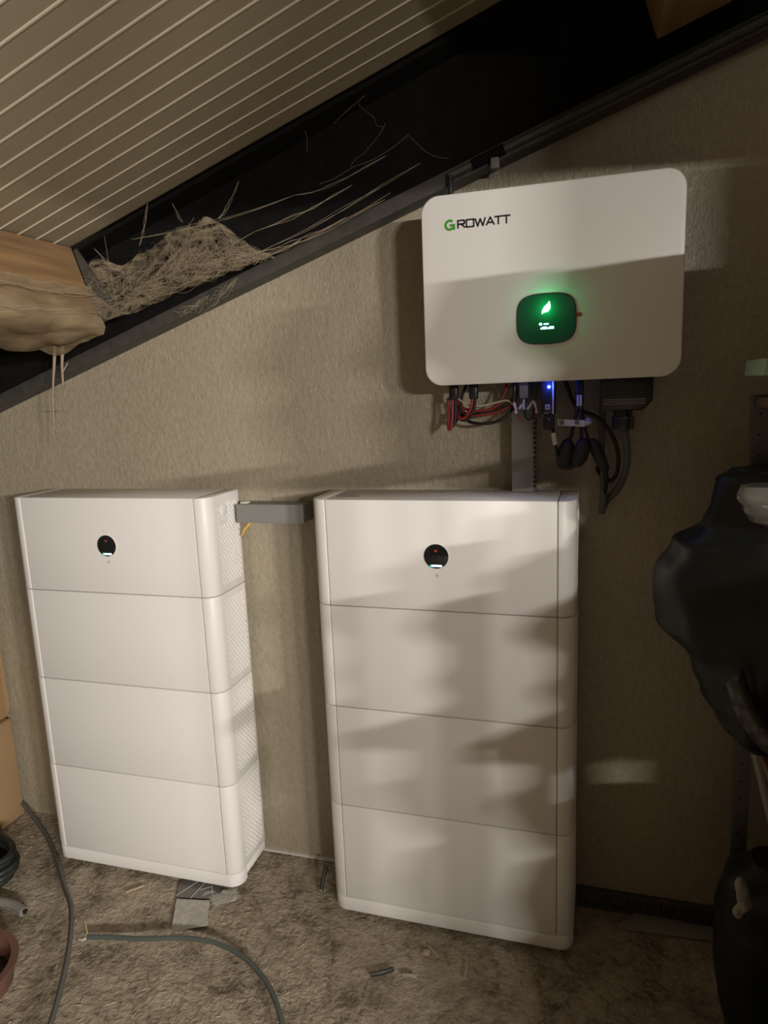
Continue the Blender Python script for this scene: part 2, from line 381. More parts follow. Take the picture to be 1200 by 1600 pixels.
def tower(loc, rz, label, disp):
    t = thing('battery_tower', loc, label, 'battery', 'white home battery towers', rz)
    R = 0.040; g = 0.0014
    for i in range(4):
        z0, z1 = Z[i], Z[i+1]
        core = MB().prism(plan(0,WT,R,R,inset=0.004), z0, z1-(0.004 if i==3 else 0))
        nm = 'control_module' if i == 3 else 'battery_module'
        m = obj(nm, core, M_core, t, local=True)
        ztop = z1 if i == 3 else z1-g
        obj('front_panel', MB().box(E_+0.0012, WT-E_-0.0012, 0, D_, z0+g, ztop), M_white, m, bevel=0.0018, local=True)
        for s in (-1, 1):
            pl = plan(0, E_-0.0012, R, 0) if s < 0 else plan(WT-E_+0.0012, WT, 0, R)
            cap = obj('end_cap', MB().prism(pl, z0+g, ztop), M_white, m, bevel=0.0018, local=True)
            tag(obj('vent_grille', grille(z0, z1, s), M_white, m, local=True), kind='stuff')
            x = WT if s > 0 else 0
            obj('screw', MB().disc_prism((0.172, z0+0.17), 0.0022, x-0.001, x+0.0012, 10, 'x'), M_core, m, local=True)
        if i == 3:
            cx, cz_ = disp
            obj('display_ring', MB().disc_prism((cx,cz_), 0.0345, -0.0010, 0.003), M_white2, m, bevel=0.0005, local=True)
            obj('display', MB().disc_prism((cx,cz_), 0.0325, -0.0022, 0.003), M_glass, m, bevel=0.0006, local=True)
            obj('status_bar', MB().box(cx-0.011, cx+0.015, -0.0026, -0.002, cz_-0.0275, cz_-0.0225), M_led_c, m, local=True)
            obj('status_dot', MB().box(cx-0.016, cx-0.011, -0.0026, -0.002, cz_-0.0275, cz_-0.0225), M_led_t, m, local=True)
            obj('emblem', MB().box(cx-0.004, cx+0.003, -0.0025, -0.002, cz_+0.012, cz_+0.018), M_red, m, local=True)
            ic = [[(cx-0.0025, cz_-0.046),(cx-0.0025,cz_-0.053)]] + [[(cx+0.003*math.cos(a)+0.0005, cz_-0.0518+0.003*math.sin(a)) for a in [2.2-5.6*k/10 for k in range(11)]]]
            obj('power_mark', MB().strokes(ic, 0.0012, -0.0004, 0.0002), M_core, m, local=True)
            # power button on the right side
            obj('side_button', MB().disc_prism((0.088, 1.211), 0.0165, WT-0.001, WT+0.0035, 24, 'x'), M_white2, m, bevel=0.0015, local=True)
            obj('button_label', MB().box(WT-0.0005, WT+0.0013, 0.080, 0.096, 1.183, 1.188), M_white2, m, local=True)
    # plinth
    pb = MB().box(0.001,WT-0.001,0.0575,D_-0.001,0.032,Z[0]-g)
    base = obj('plinth', pb, M_white, t, bevel=0.002, local=True)
    sk = plan(0,WT,R,R,y1=0.058,inset=0.001)
    obj('front_skirt', MB().prism(sk, 0.015, Z[0]-g), M_white, base, bevel=0.0025, seg=2, local=True)
    for fx in (0.05, WT-0.05):
        for fy in (0.035, 0.16):
            obj('foot', MB().disc_prism((fx,fy), 0.004, -0.006, 0.033, 10, 'z').disc_prism((fx,fy),0.008,-0.006,0.002,12,'z'), M_white2, base, local=True)
    return t
tL = tower((-1.6988-E_, -0.2025, 0), 0.005, 'white battery tower at the left with its vented side showing', (-1.398+1.7434, 1.1135))
tR = tower((-0.6892-E_, -0.2, 0), -0.004, 'white battery tower standing under the inverter', (-0.387+0.7338, 1.1125))
# type label on top of the right tower
m4 = [o for o in tR.children if o.name.startswith('control_module')][0]
lb = MB(); 
for (a,b,c,d) in ((0.060,0.125,0.050,0.064),(0.055,0.105,0.080,0.092),(0.060,0.095,0.106,0.114)):
    lb.box(a,b,c,d,1.2588,1.2594)
obj('type_print', lb, M_lblk, m4, local=True)

# ---------------------------------------------------------------- inverter
IX0, IX1, IZ0, IZ1, IY = -0.4015, 0.1847, 1.5459, 1.9871, -0.2
def rrect(x0,x1,z0,z1,r,n=10):
    P = []
    for (cx,cz_,a0) in ((x1-r,z1-r,0),(x0+r,z1-r,90),(x0+r,z0+r,180),(x1-r,z0+r,270)):
        for i in range(n+1):
            a = math.radians(a0+90*i/n); P.append((cx+r*math.cos(a), cz_+r*math.sin(a)))
    return P
inv = thing('inverter', (-0.108,-0.1,1.5459), 'white wall inverter with a glowing green screen', 'inverter')
cover = obj('front_cover', MB().prism(rrect(IX0,IX1,IZ0,IZ1,0.042), IY, IY+0.030, 'y'), M_white2, inv, bevel=0.004, seg=3)
hs = MB().prism(rrect(IX0+0.022,IX1-0.022,IZ0+0.016,IZ1-0.016,0.03), IY+0.030, -0.035, 'y')
body = obj('rear_body', hs, M_heats, inv)
obj('wall_bracket', MB().box(IX0+0.1,IX1-0.1,-0.036,0.019,IZ0+0.12,IZ1-0.08), M_heats, inv)
obj('disconnect_knob', MB().tube([(IX0+0.024,-0.12,1.675),(IX0-0.014,-0.12,1.675)], 0.011, 14, 1), M_black, inv, smooth=True)
# logo
def arc(cx,cz_,r,a0,a1,n=14): return [(cx+r*math.cos(math.radians(a0+(a1-a0)*i/n)), cz_+r*math.sin(math.radians(a0+(a1-a0)*i/n))) for i in range(n+1)]
gm = MB().prism(arc(-0.3325,1.9178,0.0127,46,322,24)+arc(-0.3325,1.9178,0.0069,322,46,24), IY-0.0006, IY+0.001, 'y')
gm.prism([(-0.3325,1.9142),(-0.3252,1.9142),(-0.3252,1.9062),(-0.3194,1.9062),(-0.3194,1.9194),(-0.3325,1.9194)], IY-0.0009, IY+0.001, 'y')
obj('logo_initial', gm, M_green, cover)
lx, lz0, lz1 = -0.3135, 1.9095, 1.9255; H = lz1-lz0; w_ = 0.0172; gp = 0.0038
L_ = []
def add_letter(lines):
    global lx
    L_.extend([[(lx+u*w_, lz0+v*H) for u,v in ln] for ln in lines]); lx += w_+gp
add_letter([[(0.05,0),(0.05,1),(0.85,1),(0.95,0.9),(0.95,0.6),(0.85,0.5),(0.05,0.5)],[(0.5,0.5),(1.0,0)]])
add_letter([[(0.0,0.05),(0.0,0.95),(0.1,1),(0.9,1),(1,0.95),(1,0.05),(0.9,0),(0.1,0),(0,0.05)]])
w_ = 0.023; add_letter([[(0,1),(0.24,0),(0.5,0.92),(0.76,0),(1,1)]])
w_ = 0.018; gp = 0.0026; lx -= 0.001; add_letter([[(0,0),(0.5,1),(1,0)],[(0.24,0.3),(0.76,0.3)]])
w_ = 0.016; lx -= 0.001; add_letter([[(0,1),(1,1)],[(0.5,1),(0.5,0)]])
add_letter([[(0,1),(1,1)],[(0.5,1),(0.5,0)]])
obj('logo_lettering', MB().strokes(L_, 0.0038, IY-0.0006, IY+0.001), M_ink, cover)
# screen: superellipse glass with a thin frame
def squircle(cx,cz_,a,b,e=3.4,n=56):
    P = []
    for k in range(n):
        t_ = 2*math.pi*k/n; c,s = math.cos(t_), math.sin(t_)
        P.append((cx+a*math.copysign(abs(c)**(2/e),c), cz_+b*math.copysign(abs(s)**(2/e),s)))
    return P
SX, SZ = -0.110, 1.689
obj('screen_frame', MB().prism(squircle(SX,SZ,0.0685,0.0575), IY-0.0015, IY+0.002, 'y'), M_lip, cover, bevel=0.0005)
scr = obj('screen', MB().prism(squircle(SX,SZ,0.0665,0.0555), IY-0.0028, IY+0.002, 'y'), M_gscreen, cover, bevel=0.0006)
lf = [(-0.0115,-0.0125),(-0.0095,-0.004),(-0.004,0.003),(0.004,0.008),(0.0095,0.0135),(0.0105,0.005),(0.009,-0.003),(0.003,-0.0085),(-0.004,-0.0095),(-0.0085,-0.0095)]
ca, sa = math.cos(0.15), math.sin(0.15)
obj('leaf_light', MB().prism([(-0.110+u*ca-v*sa, 1.7135+u*sa+v*ca) for u,v in lf], IY-0.0034, IY-0.0026, 'y'), M_led_g, cover)
tx = MB()
tx.prism([(-0.1225+0.0038*math.cos(k*0.6283), 1.6775+0.0032*math.sin(k*0.6283)) for k in range(10)], IY-0.0033, IY-0.0026, 'y')
for k in range(4): tx.box(-0.1155+k*0.0030, -0.1133+k*0.0030, IY-0.0033, IY-0.0026, 1.6755, 1.6790)
for k in range(8): tx.box(-0.1225+k*0.0037+(0.0012 if k>3 else 0), -0.1195+k*0.0037+(0.0012 if k>3 else 0), IY-0.0033, IY-0.0026, 1.6655, 1.6715 - (0.002 if k in (0,4) else 0))
obj('screen_text', tx, M_led_w, cover)
obj('pull_tab', MB().prism(rrect(-0.045,-0.030,1.6895,1.6985,0.004,5), IY-0.0014, IY+0.0005, 'y'), M_red, cover)
def led(name, loc, col, e, r, par):
    d = bpy.data.lights.new(name, 'POINT'); d.energy = e; d.color = col; d.shadow_soft_size = r
    o = bpy.data.objects.new(name, d); COL.objects.link(o); o.location = Vector(loc) - root_loc(par); o.parent = par
led('leaf_led', (-0.110, IY-0.024, 1.7135), (0.0,1.0,0.32), 0.10, 0.006, cover)

# ---------------------------------------------------------------- wiring under the inverter
def cable(name, pts, r, m, label, cat='cable', group=None, parts=None, sm=8, seg=8):
    o = obj(name, MB().tube(pts, r, seg, sm), m, smooth=True)
    return tag(o, label, cat, group)
BZ = 1.56   # underside of the inverter body
def ring_plug(x, z, y, s, parent, m=M_black, w1=0.011, h=0.034, nm='plug'):
    return obj(nm, MB().tube([(x,y,BZ+0.004),(x,y,z+h*0.5)], w1*0.8, 12, 1).tube([(x,y,z+h*0.5),(x,y,z)], w1, 12, 1), m, parent, smooth=True)
for i,(x, lab) in enumerate(((-0.351,'black battery connector hanging at the left under the inverter'),(-0.299,'black battery connector, second from the left under the inverter'))):
    t = thing('cable_connector', (x,-0.1,1.51), lab, 'connector', 'connectors under the inverter')
    obj('plug_body', MB().box(x-0.011,x+0.011,-0.112,-0.088,1.508,1.562), M_black, t, bevel=0.004)
    if i == 0:
        obj('red_lead', MB().tube([(x-0.002,-0.106,1.512),(x-0.003,-0.110,1.48),(x-0.004,-0.115,1.45),(x-0.010,-0.115,1.432),(x-0.015,-0.108,1.445),(x-0.013,-0.1,1.48),(x-0.017,-0.095,1.513)], 0.0040, 8, 8), M_redw, t, smooth=True)
        obj('black_lead', MB().tube([(x+0.004,-0.1,1.512),(x+0.004,-0.1,1.48),(x+0.002,-0.105,1.452),(x-0.004,-0.108,1.440),(x+0.012,-0.09,1.47),(x+0.018,-0.075,1.52),(x+0.032,-0.06,1.556)], 0.0040, 8, 8), M_blkw, t, smooth=True)
    else:
        obj('red_lead', MB().tube([(x-0.002,-0.106,1.512),(x-0.007,-0.108,1.485),(x-0.022,-0.108,1.462),(x-0.040,-0.104,1.462),(x-0.046,-0.09,1.478)], 0.0040, 8, 8), M_redw, t, smooth=True)
        obj('black_lead', MB().tube([(x+0.004,-0.1,1.512),(x-0.001,-0.1,1.483),(x-0.016,-0.102,1.457),(x-0.036,-0.1,1.457),(x-0.045,-0.085,1.47)], 0.0040, 8, 8), M_blkw, t, smooth=True)
loops = [
 ('cream_wire', M_cream, 0.0024, [(-0.344,-0.085,1.512),(-0.318,-0.09,1.494),(-0.285,-0.095,1.490),(-0.245,-0.095,1.497),(-0.218,-0.09,1.502),(-0.204,-0.08,1.494),(-0.198,-0.07,1.475)], 'cream wire arching over the red and black loops'),
 ('red_wire', M_redw, 0.0033, [(-0.346,-0.08,1.505),(-0.322,-0.085,1.482),(-0.285,-0.09,1.478),(-0.245,-0.09,1.486),(-0.222,-0.085,1.520),(-0.215,-0.075,1.556)], 'red wire curving up under the inverter, uppermost of the two red loops'),
 ('red_wire', M_redw, 0.0033, [(-0.348,-0.075,1.498),(-0.325,-0.08,1.472),(-0.29,-0.085,1.465),(-0.25,-0.085,1.470),(-0.215,-0.08,1.484),(-0.200,-0.07,1.488)], 'red wire of the lower loop running to the grey trunking'),
 ('black_wire', M_blkw, 0.0037, [(-0.348,-0.07,1.490),(-0.325,-0.075,1.462),(-0.29,-0.08,1.472),(-0.25,-0.08,1.479),(-0.215,-0.075,1.492),(-0.204,-0.065,1.505)], 'black wire lying between the red loops under the inverter'),
 ('black_wire', M_blkw, 0.0043, [(-0.346,-0.07,1.475),(-0.320,-0.08,1.452),(-0.285,-0.09,1.444),(-0.245,-0.09,1.448),(-0.215,-0.085,1.464),(-0.200,-0.075,1.490),(-0.196,-0.065,1.53)], 'thick black wire hanging lowest below the red loops'),
]
for nm,m,r,pts,lab in loops: cable(nm, pts, r, m, lab, 'wire', 'wire loops under the inverter')
# small signal plugs with white wire tags
sig = [(-0.196,'signal plug with a red and white tag left of the trunking'),(-0.171,'clear grey signal plug above the trunking'),(-0.145,'signal plug with a red and white tag right of the trunking')]
for i,(x,lab) in enumerate(sig):
    t = thing('signal_plug', (x,-0.1,1.5), lab, 'connector', 'signal plugs under the inverter')
    obj('plug_body', MB().box(x-(0.011 if i==1 else 0.005),x+(0.011 if i==1 else 0.005),-0.108,-0.092,1.506,1.562), M_duct if i==1 else M_black, t, bevel=0.002)
    if i != 1:
        s = 1 if i==2 else 1
        obj('lead', MB().tube([(x,-0.1,1.508),(x+0.001,-0.104,1.49),(x+0.004,-0.106,1.474),(x+0.012,-0.104,1.456)], 0.0030, 8, 6), M_redw, t, smooth=True)
        obj('wire_tag', MB().tube([(x+0.0005,-0.1035,1.496),(x+0.006,-0.106,1.468)], 0.0040, 8, 1), M_label, t, smooth=True)
    else:
        obj('lead', MB().tube([(x+0.006,-0.1,1.508),(x+0.001,-0.104,1.48),(x+0.004,-0.106,1.460),(x+0.013,-0.106,1.452),(x+0.022,-0.106,1.462),(x+0.026,-0.1,1.50)], 0.0028, 8, 6), M_blkw, t, smooth=True)
        for (a,b,c,d) in ((0.0,1.503,0.0,1.478),(-0.004,1.492,-0.012,1.480),(0.024,1.500,0.008,1.478)):
            obj('wire_tag', MB().tube([(x+a,-0.106,b),(x+c,-0.110,d)], 0.0032, 8, 1), M_label, t, smooth=True)
# communication dongle with blue light
t = thing('data_logger', (-0.108,-0.13,1.43), 'black data logger stick with a bright blue light', 'data logger')
obj('stick', MB().box(-0.126,-0.091,-0.148,-0.118,1.466,1.560), M_black, t, bevel=0.004)
obj('tip', MB().box(-0.121,-0.094,-0.146,-0.120,1.428,1.466), M_blackm, t, bevel=0.005)
obj('white_stripe', MB().box(-0.0985,-0.0955,-0.1492,-0.147,1.466,1.545), M_label, t)
st = obj('sticker', MB().box(-0.1155,-0.1045,-0.1490,-0.147,1.478,1.490), M_label, t)
obj('sticker_print', MB().box(-0.1130,-0.1070,-0.1496,-0.1488,1.4805,1.4875), M_lblk, st)
obj('sticker_line', MB().box(-0.1185,-0.1065,-0.1490,-0.147,1.4685,1.4695), M_label, t)
obj('screw', MB().disc_prism((-0.107,1.4535), 0.0018, -0.1475, -0.145, 10), M_silver, t)
obj('blue_light', MB().disc_prism((-0.1065,1.5325), 0.0030, -0.1500, -0.147, 12), M_led_b, t)
led('blue_led', (-0.1065,-0.160,1.5345), (0.03,0.08,1.0), 0.13, 0.004, t)
obj('lead', MB().tube([(-0.098,-0.13,1.43),(-0.096,-0.13,1.41),(-0.092,-0.125,1.385),(-0.088,-0.115,1.36),(-0.086,-0.105,1.345)], 0.0045, 8, 6), M_blkw, t, smooth=True)
obj('wire_tag', MB().tube([(-0.097,-0.13,1.420),(-0.092,-0.126,1.390)], 0.0062, 10, 1), M_label, t, smooth=True)
# monitoring plugs with label flag and ferrites
t = thing('communication_leads', (-0.036,-0.1,1.35), 'black communication leads with a white label flag and two fat ferrite cores', 'cable')
obj('plug_body', MB().box(-0.046,-0.026,-0.108,-0.092,1.475,1.562), M_black, t, bevel=0.004)
for x in (-0.0395,-0.0325): obj('wire_tag', MB().box(x-0.0028,x+0.0028,-0.111,-0.108,1.483,1.510), M_label, t, bevel=0.001)
obj('lead', MB().tube([(-0.041,-0.1,1.478),(-0.046,-0.105,1.45),(-0.054,-0.108,1.415),(-0.062,-0.108,1.39)], 0.0045, 8, 6), M_blkw, t, smooth=True)
obj('lead', MB().tube([(-0.033,-0.1,1.478),(-0.032,-0.106,1.45),(-0.031,-0.108,1.42),(-0.030,-0.108,1.395)], 0.0045, 8, 6), M_blkw, t, smooth=True)
obj('lead', MB().tube([(-0.030,-0.098,1.478),(-0.026,-0.1,1.45),(-0.020,-0.1,1.42),(-0.012,-0.1,1.395)], 0.0040, 8, 6), M_blkw, t, smooth=True)
fl = obj('label_flag', MB().add([(-0.088,-0.116,1.452),(-0.022,-0.118,1.448),(-0.022,-0.118,1.432),(-0.087,-0.116,1.436),(-0.088,-0.115,1.452),(-0.022,-0.117,1.448),(-0.022,-0.117,1.432),(-0.087,-0.115,1.436)],
    [(0,1,2,3),(7,6,5,4),(0,4,5,1),(1,5,6,2),(2,6,7,3),(3,7,4,0)]), M_label, t)
for x in (-0.082,-0.046): obj('label_print', MB().box(x,x+0.010,-0.1192,-0.1165,1.438,1.449), M_lblk, fl)
obj('flag_end', MB().tube([(-0.022,-0.1175,1.440),(-0.012,-0.114,1.442),(-0.010,-0.105,1.446),(-0.018,-0.100,1.446)], 0.006, 6, 6), M_label, t, smooth=True)
def lump(pts, rads, seg=12):
    mb = MB(); P = [Vector(p) for p in pts]
    n = len(P); vs = []
    for i,p in enumerate(P):
        tt = (P[min(i+1,n-1)]-P[max(i-1,0)]).normalized(); u = Vector((0,-1,0)); u = (u-tt*u.dot(tt)).normalized(); b = tt.cross(u)
        for k in range(seg):
            a = 2*math.pi*k/seg; vs.append(p+u*math.cos(a)*rads[i]*0.8+b*math.sin(a)*rads[i])
    return mb.add(vs, [(i*seg+k,i*seg+(k+1)%seg,(i+1)*seg+(k+1)%seg,(i+1)*seg+k) for i in range(n-1) for k in range(seg)]+[tuple(range(seg))[::-1],tuple(range((n-1)*seg,n*seg))])
obj('ferrite_core', lump([(-0.058,-0.108,1.402),(-0.062,-0.108,1.394),(-0.066,-0.108,1.375),(-0.070,-0.108,1.352),(-0.074,-0.108,1.338),(-0.076,-0.108,1.332)], [0.006,0.014,0.021,0.022,0.018,0.008]), M_blackm, t, smooth=True)
obj('ferrite_core', lump([(-0.022,-0.11,1.404),(-0.024,-0.11,1.396),(-0.028,-0.11,1.378),(-0.036,-0.11,1.356),(-0.044,-0.11,1.342),(-0.050,-0.11,1.336)], [0.006,0.015,0.020,0.021,0.017,0.008]), M_blackm, t, smooth=True)
obj('coil', MB().tube([(-0.086,-0.105,1.35),(-0.080,-0.108,1.333),(-0.062,-0.108,1.331),(-0.046,-0.106,1.338),(-0.03,-0.1,1.35)], 0.007, 8, 6), M_blackm, t, smooth=True)
t2 = thing('taped_lead', (0.01,-0.1,1.33), 'black taped lead slanting down beside the ferrite cores', 'cable')
obj('sleeve', lump([(-0.010,-0.1,1.400),(-0.004,-0.1,1.392),(0.006,-0.1,1.372),(0.016,-0.1,1.350),(0.026,-0.1,1.325),(0.030,-0.1,1.314)], [0.006,0.013,0.015,0.015,0.012,0.006]), M_blackm, t2, smooth=True)
obj('lead', MB().tube([(0.029,-0.1,1.318),(0.032,-0.09,1.300),(0.030,-0.07,1.275),(0.028,-0.04,1.250),(0.026,-0.012,1.225)], 0.0052, 8, 6), M_blkw, t2, smooth=True)
cable('black_cable', [(-0.075,-0.06,1.556),(-0.045,-0.062,1.480),(0.000,-0.064,1.455),(0.032,-0.066,1.425),(0.052,-0.066,1.385),(0.060,-0.066,1.345),(0.055,-0.064,1.305),(0.040,-0.06,1.290),(0.020,-0.05,1.300),(0.008,-0.03,1.32)], 0.0052, M_blkw, 'black cable swinging in a wide arc below the terminal box')
cable('grey_cable', [(0.022,-0.05,1.556),(0.020,-0.05,1.45),(0.019,-0.05,1.36),(0.024,-0.05,1.30),(0.025,-0.045,1.255),(0.022,-0.03,1.20)], 0.0085, M_gcab, 'straight grey cable dropping behind the taped lead', seg=10)
# terminal cover with gland and mains cable
t = thing('terminal_box', (0.07,-0.13,1.47), 'black ribbed terminal box under the right end of the inverter', 'terminal box')
obj('cover', MB().prism([(0.013,1.560),(0.013,1.472),(0.108,1.470),(0.130,1.492),(0.132,1.560)], -0.160, -0.060, 'y'), M_black, t, bevel=0.004)
for z in (1.4855,1.4905,1.4955): obj('rib', MB().box(0.020,0.115,-0.1622,-0.159,z,z+0.0022), M_duct, t)
obj('gland_neck', MB().tube([(0.067,-0.115,1.475),(0.067,-0.115,1.455)], 0.022, 14, 1), M_black, t, smooth=True)
obj('gland_nut', MB().prism([(0.067+0.028*math.cos(k*math.pi/4+0.39), -0.115+0.028*math.sin(k*math.pi/4+0.39)) for k in range(8)], 1.424, 1.456, 'z'), M_black, t, bevel=0.004)
cable('mains_cable', [(0.070,-0.112,1.43),(0.076,-0.105,1.395),(0.080,-0.09,1.350),(0.074,-0.07,1.305),(0.056,-0.045,1.262),(0.036,-0.02,1.235),(0.025,-0.005,1.21)], 0.0088, M_gcab, 'thick grey mains cable curving down from the gland', seg=10)

# ---------------------------------------------------------------- trunking
t = thing('cable_trunking', (-0.178,0,1.259), 'vertical grey cable trunking between inverter and battery tower', 'cable trunking', 'grey trunking')
obj('lid', MB().box(-0.208,-0.1515,-0.060,-0.054,1.2605,1.557), M_duct, t, bevel=0.0015)
obj('back_channel', MB().box(-0.206,-0.151,-0.012,0.019,1.2605,1.557), M_duct, t)
sl = MB()
for k in range(22):
    z = 1.264+k*0.0128
    for x in (-0.2075,-0.1510): sl.box(x,x+0.0035,-0.0575,-0.010,z,z+0.0075)
tag(obj('slotted_sides', sl, M_duct, t), kind='stuff')
obj('dark_backing', MB().box(-0.202,-0.1525,-0.053,-0.013,1.262,1.555), M_black, t)  # added black block, keeps the gaps between the teeth dark
t = thing('cable_trunking', (-0.92,0,1.162), 'short horizontal grey cable trunking between the two battery towers', 'cable trunking', 'grey trunking')
obj('lid', MB().box(-1.034,-0.815,-0.060,-0.054,1.162,1.219), M_duct, t, bevel=0.0015)
obj('back_channel', MB().box(-1.030,-0.817,-0.050,0.019,1.164,1.217), M_duct, t)
obj('end_clip', MB().box(-1.024,-1.000,-0.050,-0.030,1.219,1.2245), M_label, t, bevel=0.001)
cable('yellow_wire', [(-0.998,-0.03,1.170),(-1.006,-0.035,1.155),(-1.020,-0.04,1.138),(-1.036,-0.03,1.118)], 0.0035, M_yel, 'yellow wire peeping out below the horizontal trunking', 'wire')

# ---------------------------------------------------------------- foot of the wall
struct('trim_1', MB().box(-1.15,-0.72,0.012,0.020,-0.002,0.006), M_silicone, 'thin pale sealant line where wall meets floor between towers', 'trim')
t = thing('floor_grate', (0.15,0.01,0), 'dark slotted vent strip along the foot of the wall right of the tower', 'grate')
obj('top_rail', MB().box(-0.035,0.36,0.002,0.019,0.048,0.058), M_grate, t, bevel=0.001)
obj('bottom_rail', MB().box(-0.035,0.36,0.002,0.019,-0.004,0.006), M_grate, t, bevel=0.001)
gl = MB()
for k in range(56): gl.box(-0.033+k*0.007,-0.0296+k*0.007,0.005,0.018,0.004,0.050)
tag(obj('slats', gl, M_grate, t), kind='stuff')
for x in (-0.025,0.05): obj('clip', MB().box(x,x+0.008,0.000,0.006,0.004,0.05), M_lip, t)
tag(obj('grey_sheet', MB().prism([(0.085,-0.066),(0.130,0.000),(0.20,-0.001),(0.34,-0.004),(0.372,-0.048),(0.24,-0.056)], -0.002, 0.007), M_sheet, bevel=0.001), 'grey board offcut lying on the floor by the vent strip', 'board')

# ---------------------------------------------------------------- cardboard boxes at the left
def carton(name, x0,x1,y0,y1,z0,z1, label, lean=0.0, group='cardboard cartons at the left'):
    t = thing(name, ((x0+x1)/2,(y0+y1)/2,z0), label, 'box', group)
    def q(mb):
        mb.v = [(p[0]+lean*(p[2]-z0), p[1], p[2]) for p in mb.v]; return mb
    obj('carton_body', q(MB().box(x0,x1,y0,y1,z0,z1)), M_card, t, bevel=0.003)
    xm = (x0+x1)/2
    obj('flap', q(MB().box(x0+0.003,xm-0.002,y0+0.003,y1-0.003,z1,z1+0.004)), M_card, t)
    obj('flap', q(MB().box(xm+0.002,x1-0.003,y0+0.003,y1-0.003,z1,z1+0.004)), M_card, t)
    return t
carton('cardboard_box', -2.50,-2.072,-0.20,-0.005,0.0,0.385, 'brown cardboard box on the floor at the left edge')
carton('cardboard_box', -2.49,-2.088,-0.19,-0.002,0.395,0.752, 'brown cardboard box stacked on top at the left edge', lean=-0.02)
bx = [o for o in COL.objects if o.name.startswith('cardboard_box')]
obj('torn_edge', MB().prism([(-0.006,0.40),(0.012,0.432),(0.008,0.62),(-0.006,0.75)], -2.092,-2.087,'x'), M_card, bx[1])

# ---------------------------------------------------------------- hoses and cables on the floor
t = thing('hose_coil', (-1.958,-0.335,0), 'coil of dark hose on the floor at the left edge', 'hose')
for k in range(5):
    a0 = 0.3*k; R_ = 0.132+0.010*((k*7)%3); zz = 0.014+0.019*k
    obj('hose_turn', MB().tube([(-1.958+R_*math.cos(a)+0.006*(k%2), -0.335+R_*0.62*math.sin(a), zz+0.004*math.sin(2*a+k)) for a in [a0+2*math.pi*i/28 for i in range(29)]], 0.0115, 8, 1, caps=True), M_hose, t, smooth=True)
t = thing('hose_end', (-1.75,-0.43,0), 'cut end of grey hose on the floor at the left edge', 'hose')
obj('hose', MB().tube([(-1.96,-0.47,0.013),(-1.88,-0.452,0.015),(-1.79,-0.432,0.016),(-1.71,-0.428,0.015),(-1.655,-0.442,0.012)], 0.0145, 12, 8), M_ghose, t, smooth=True)
obj('bore', MB().tube([(-1.656,-0.4395,0.012),(-1.6535,-0.4408,0.0118)], 0.010, 12, 1), M_black, t)
# rubber ring / bucket rim at the left
t = thing('rubber_bowl', (-1.605,-0.705,0), 'reddish rubber bowl standing at the lower left edge', 'bowl')
def ring_shell(cx,cy,r0,r1,z0,z1,th,seg=40):
    mb = MB(); prof = [(r0,z0),(r1,z1),(r1+0.006,z1+0.004),(r1+0.008,z1-0.004),(r1-0.001,z1-0.006),(r0+th,z0)]
    # outer / inner profile revolved
    pr = [(r0,z0),(r1,z1-0.01),(r1+0.009,z1-0.008),(r1+0.010,z1),(r1-th,z1),(r0-th,z0+0.006)]
    n = len(pr); vs = []
    for k in range(seg):
        a = 2*math.pi*k/seg
        for (r,z) in pr: vs.append((cx+r*math.cos(a), cy+r*math.sin(a), z))
    return mb.add(vs, [(k*n+i, k*n+i+1, ((k+1)%seg)*n+i+1, ((k+1)%seg)*n+i) for k in range(seg) for i in range(n-1)])
obj('shell', ring_shell(-1.612,-0.705,0.125,0.135,-0.006,0.062,0.010), M_bucket, t, smooth=True)
obj('bottom', MB().disc_prism((-1.612,-0.705),0.120,0.001,0.005,40,'z'), M_black, t)

cA = cable('grey_cable', [(-2.068,-0.012,0.045),(-2.02,-0.03,0.030),(-1.93,-0.075,0.012),(-1.85,-0.125,0.009),(-1.755,-0.197,0.011),(-1.678,-0.262,0.014),(-1.600,-0.330,0.020),(-1.50,-0.415,0.036),(-1.39,-0.545,0.058),(-1.313,-0.66,0.060),(-1.245,-0.785,0.055),(-1.19,-0.92,0.045),(-1.15,-1.1,0.03)], 0.0075, M_gcab, 'grey cable snaking from the wall past the left battery tower', seg=10)
t = thing('cut_cable', (-1.1,-0.43,0), 'green-grey cable with stripped wire ends curving across the floor', 'cable')
obj('sheath', MB().tube([(-1.385,-0.485,0.020),(-1.31,-0.470,0.022),(-1.22,-0.458,0.026),(-1.10,-0.432,0.032),(-0.995,-0.428,0.034),(-0.90,-0.452,0.032),(-0.815,-0.50,0.030),(-0.75,-0.56,0.028),(-0.70,-0.63,0.020),(-0.67,-0.72,0.012),(-0.66,-0.85,0.010)], 0.0068, 10, 8), M_gcab2, t, smooth=True)
obj('copper_end', MB().tube([(-1.384,-0.485,0.022),(-1.400,-0.470,0.030),(-1.420,-0.452,0.036)], 0.0020, 6, 4), M_brass, t, smooth=True)
obj('copper_end', MB().tube([(-1.384,-0.485,0.019),(-1.395,-0.492,0.014),(-1.412,-0.490,0.010)], 0.0024, 6, 4), M_label, t, smooth=True)

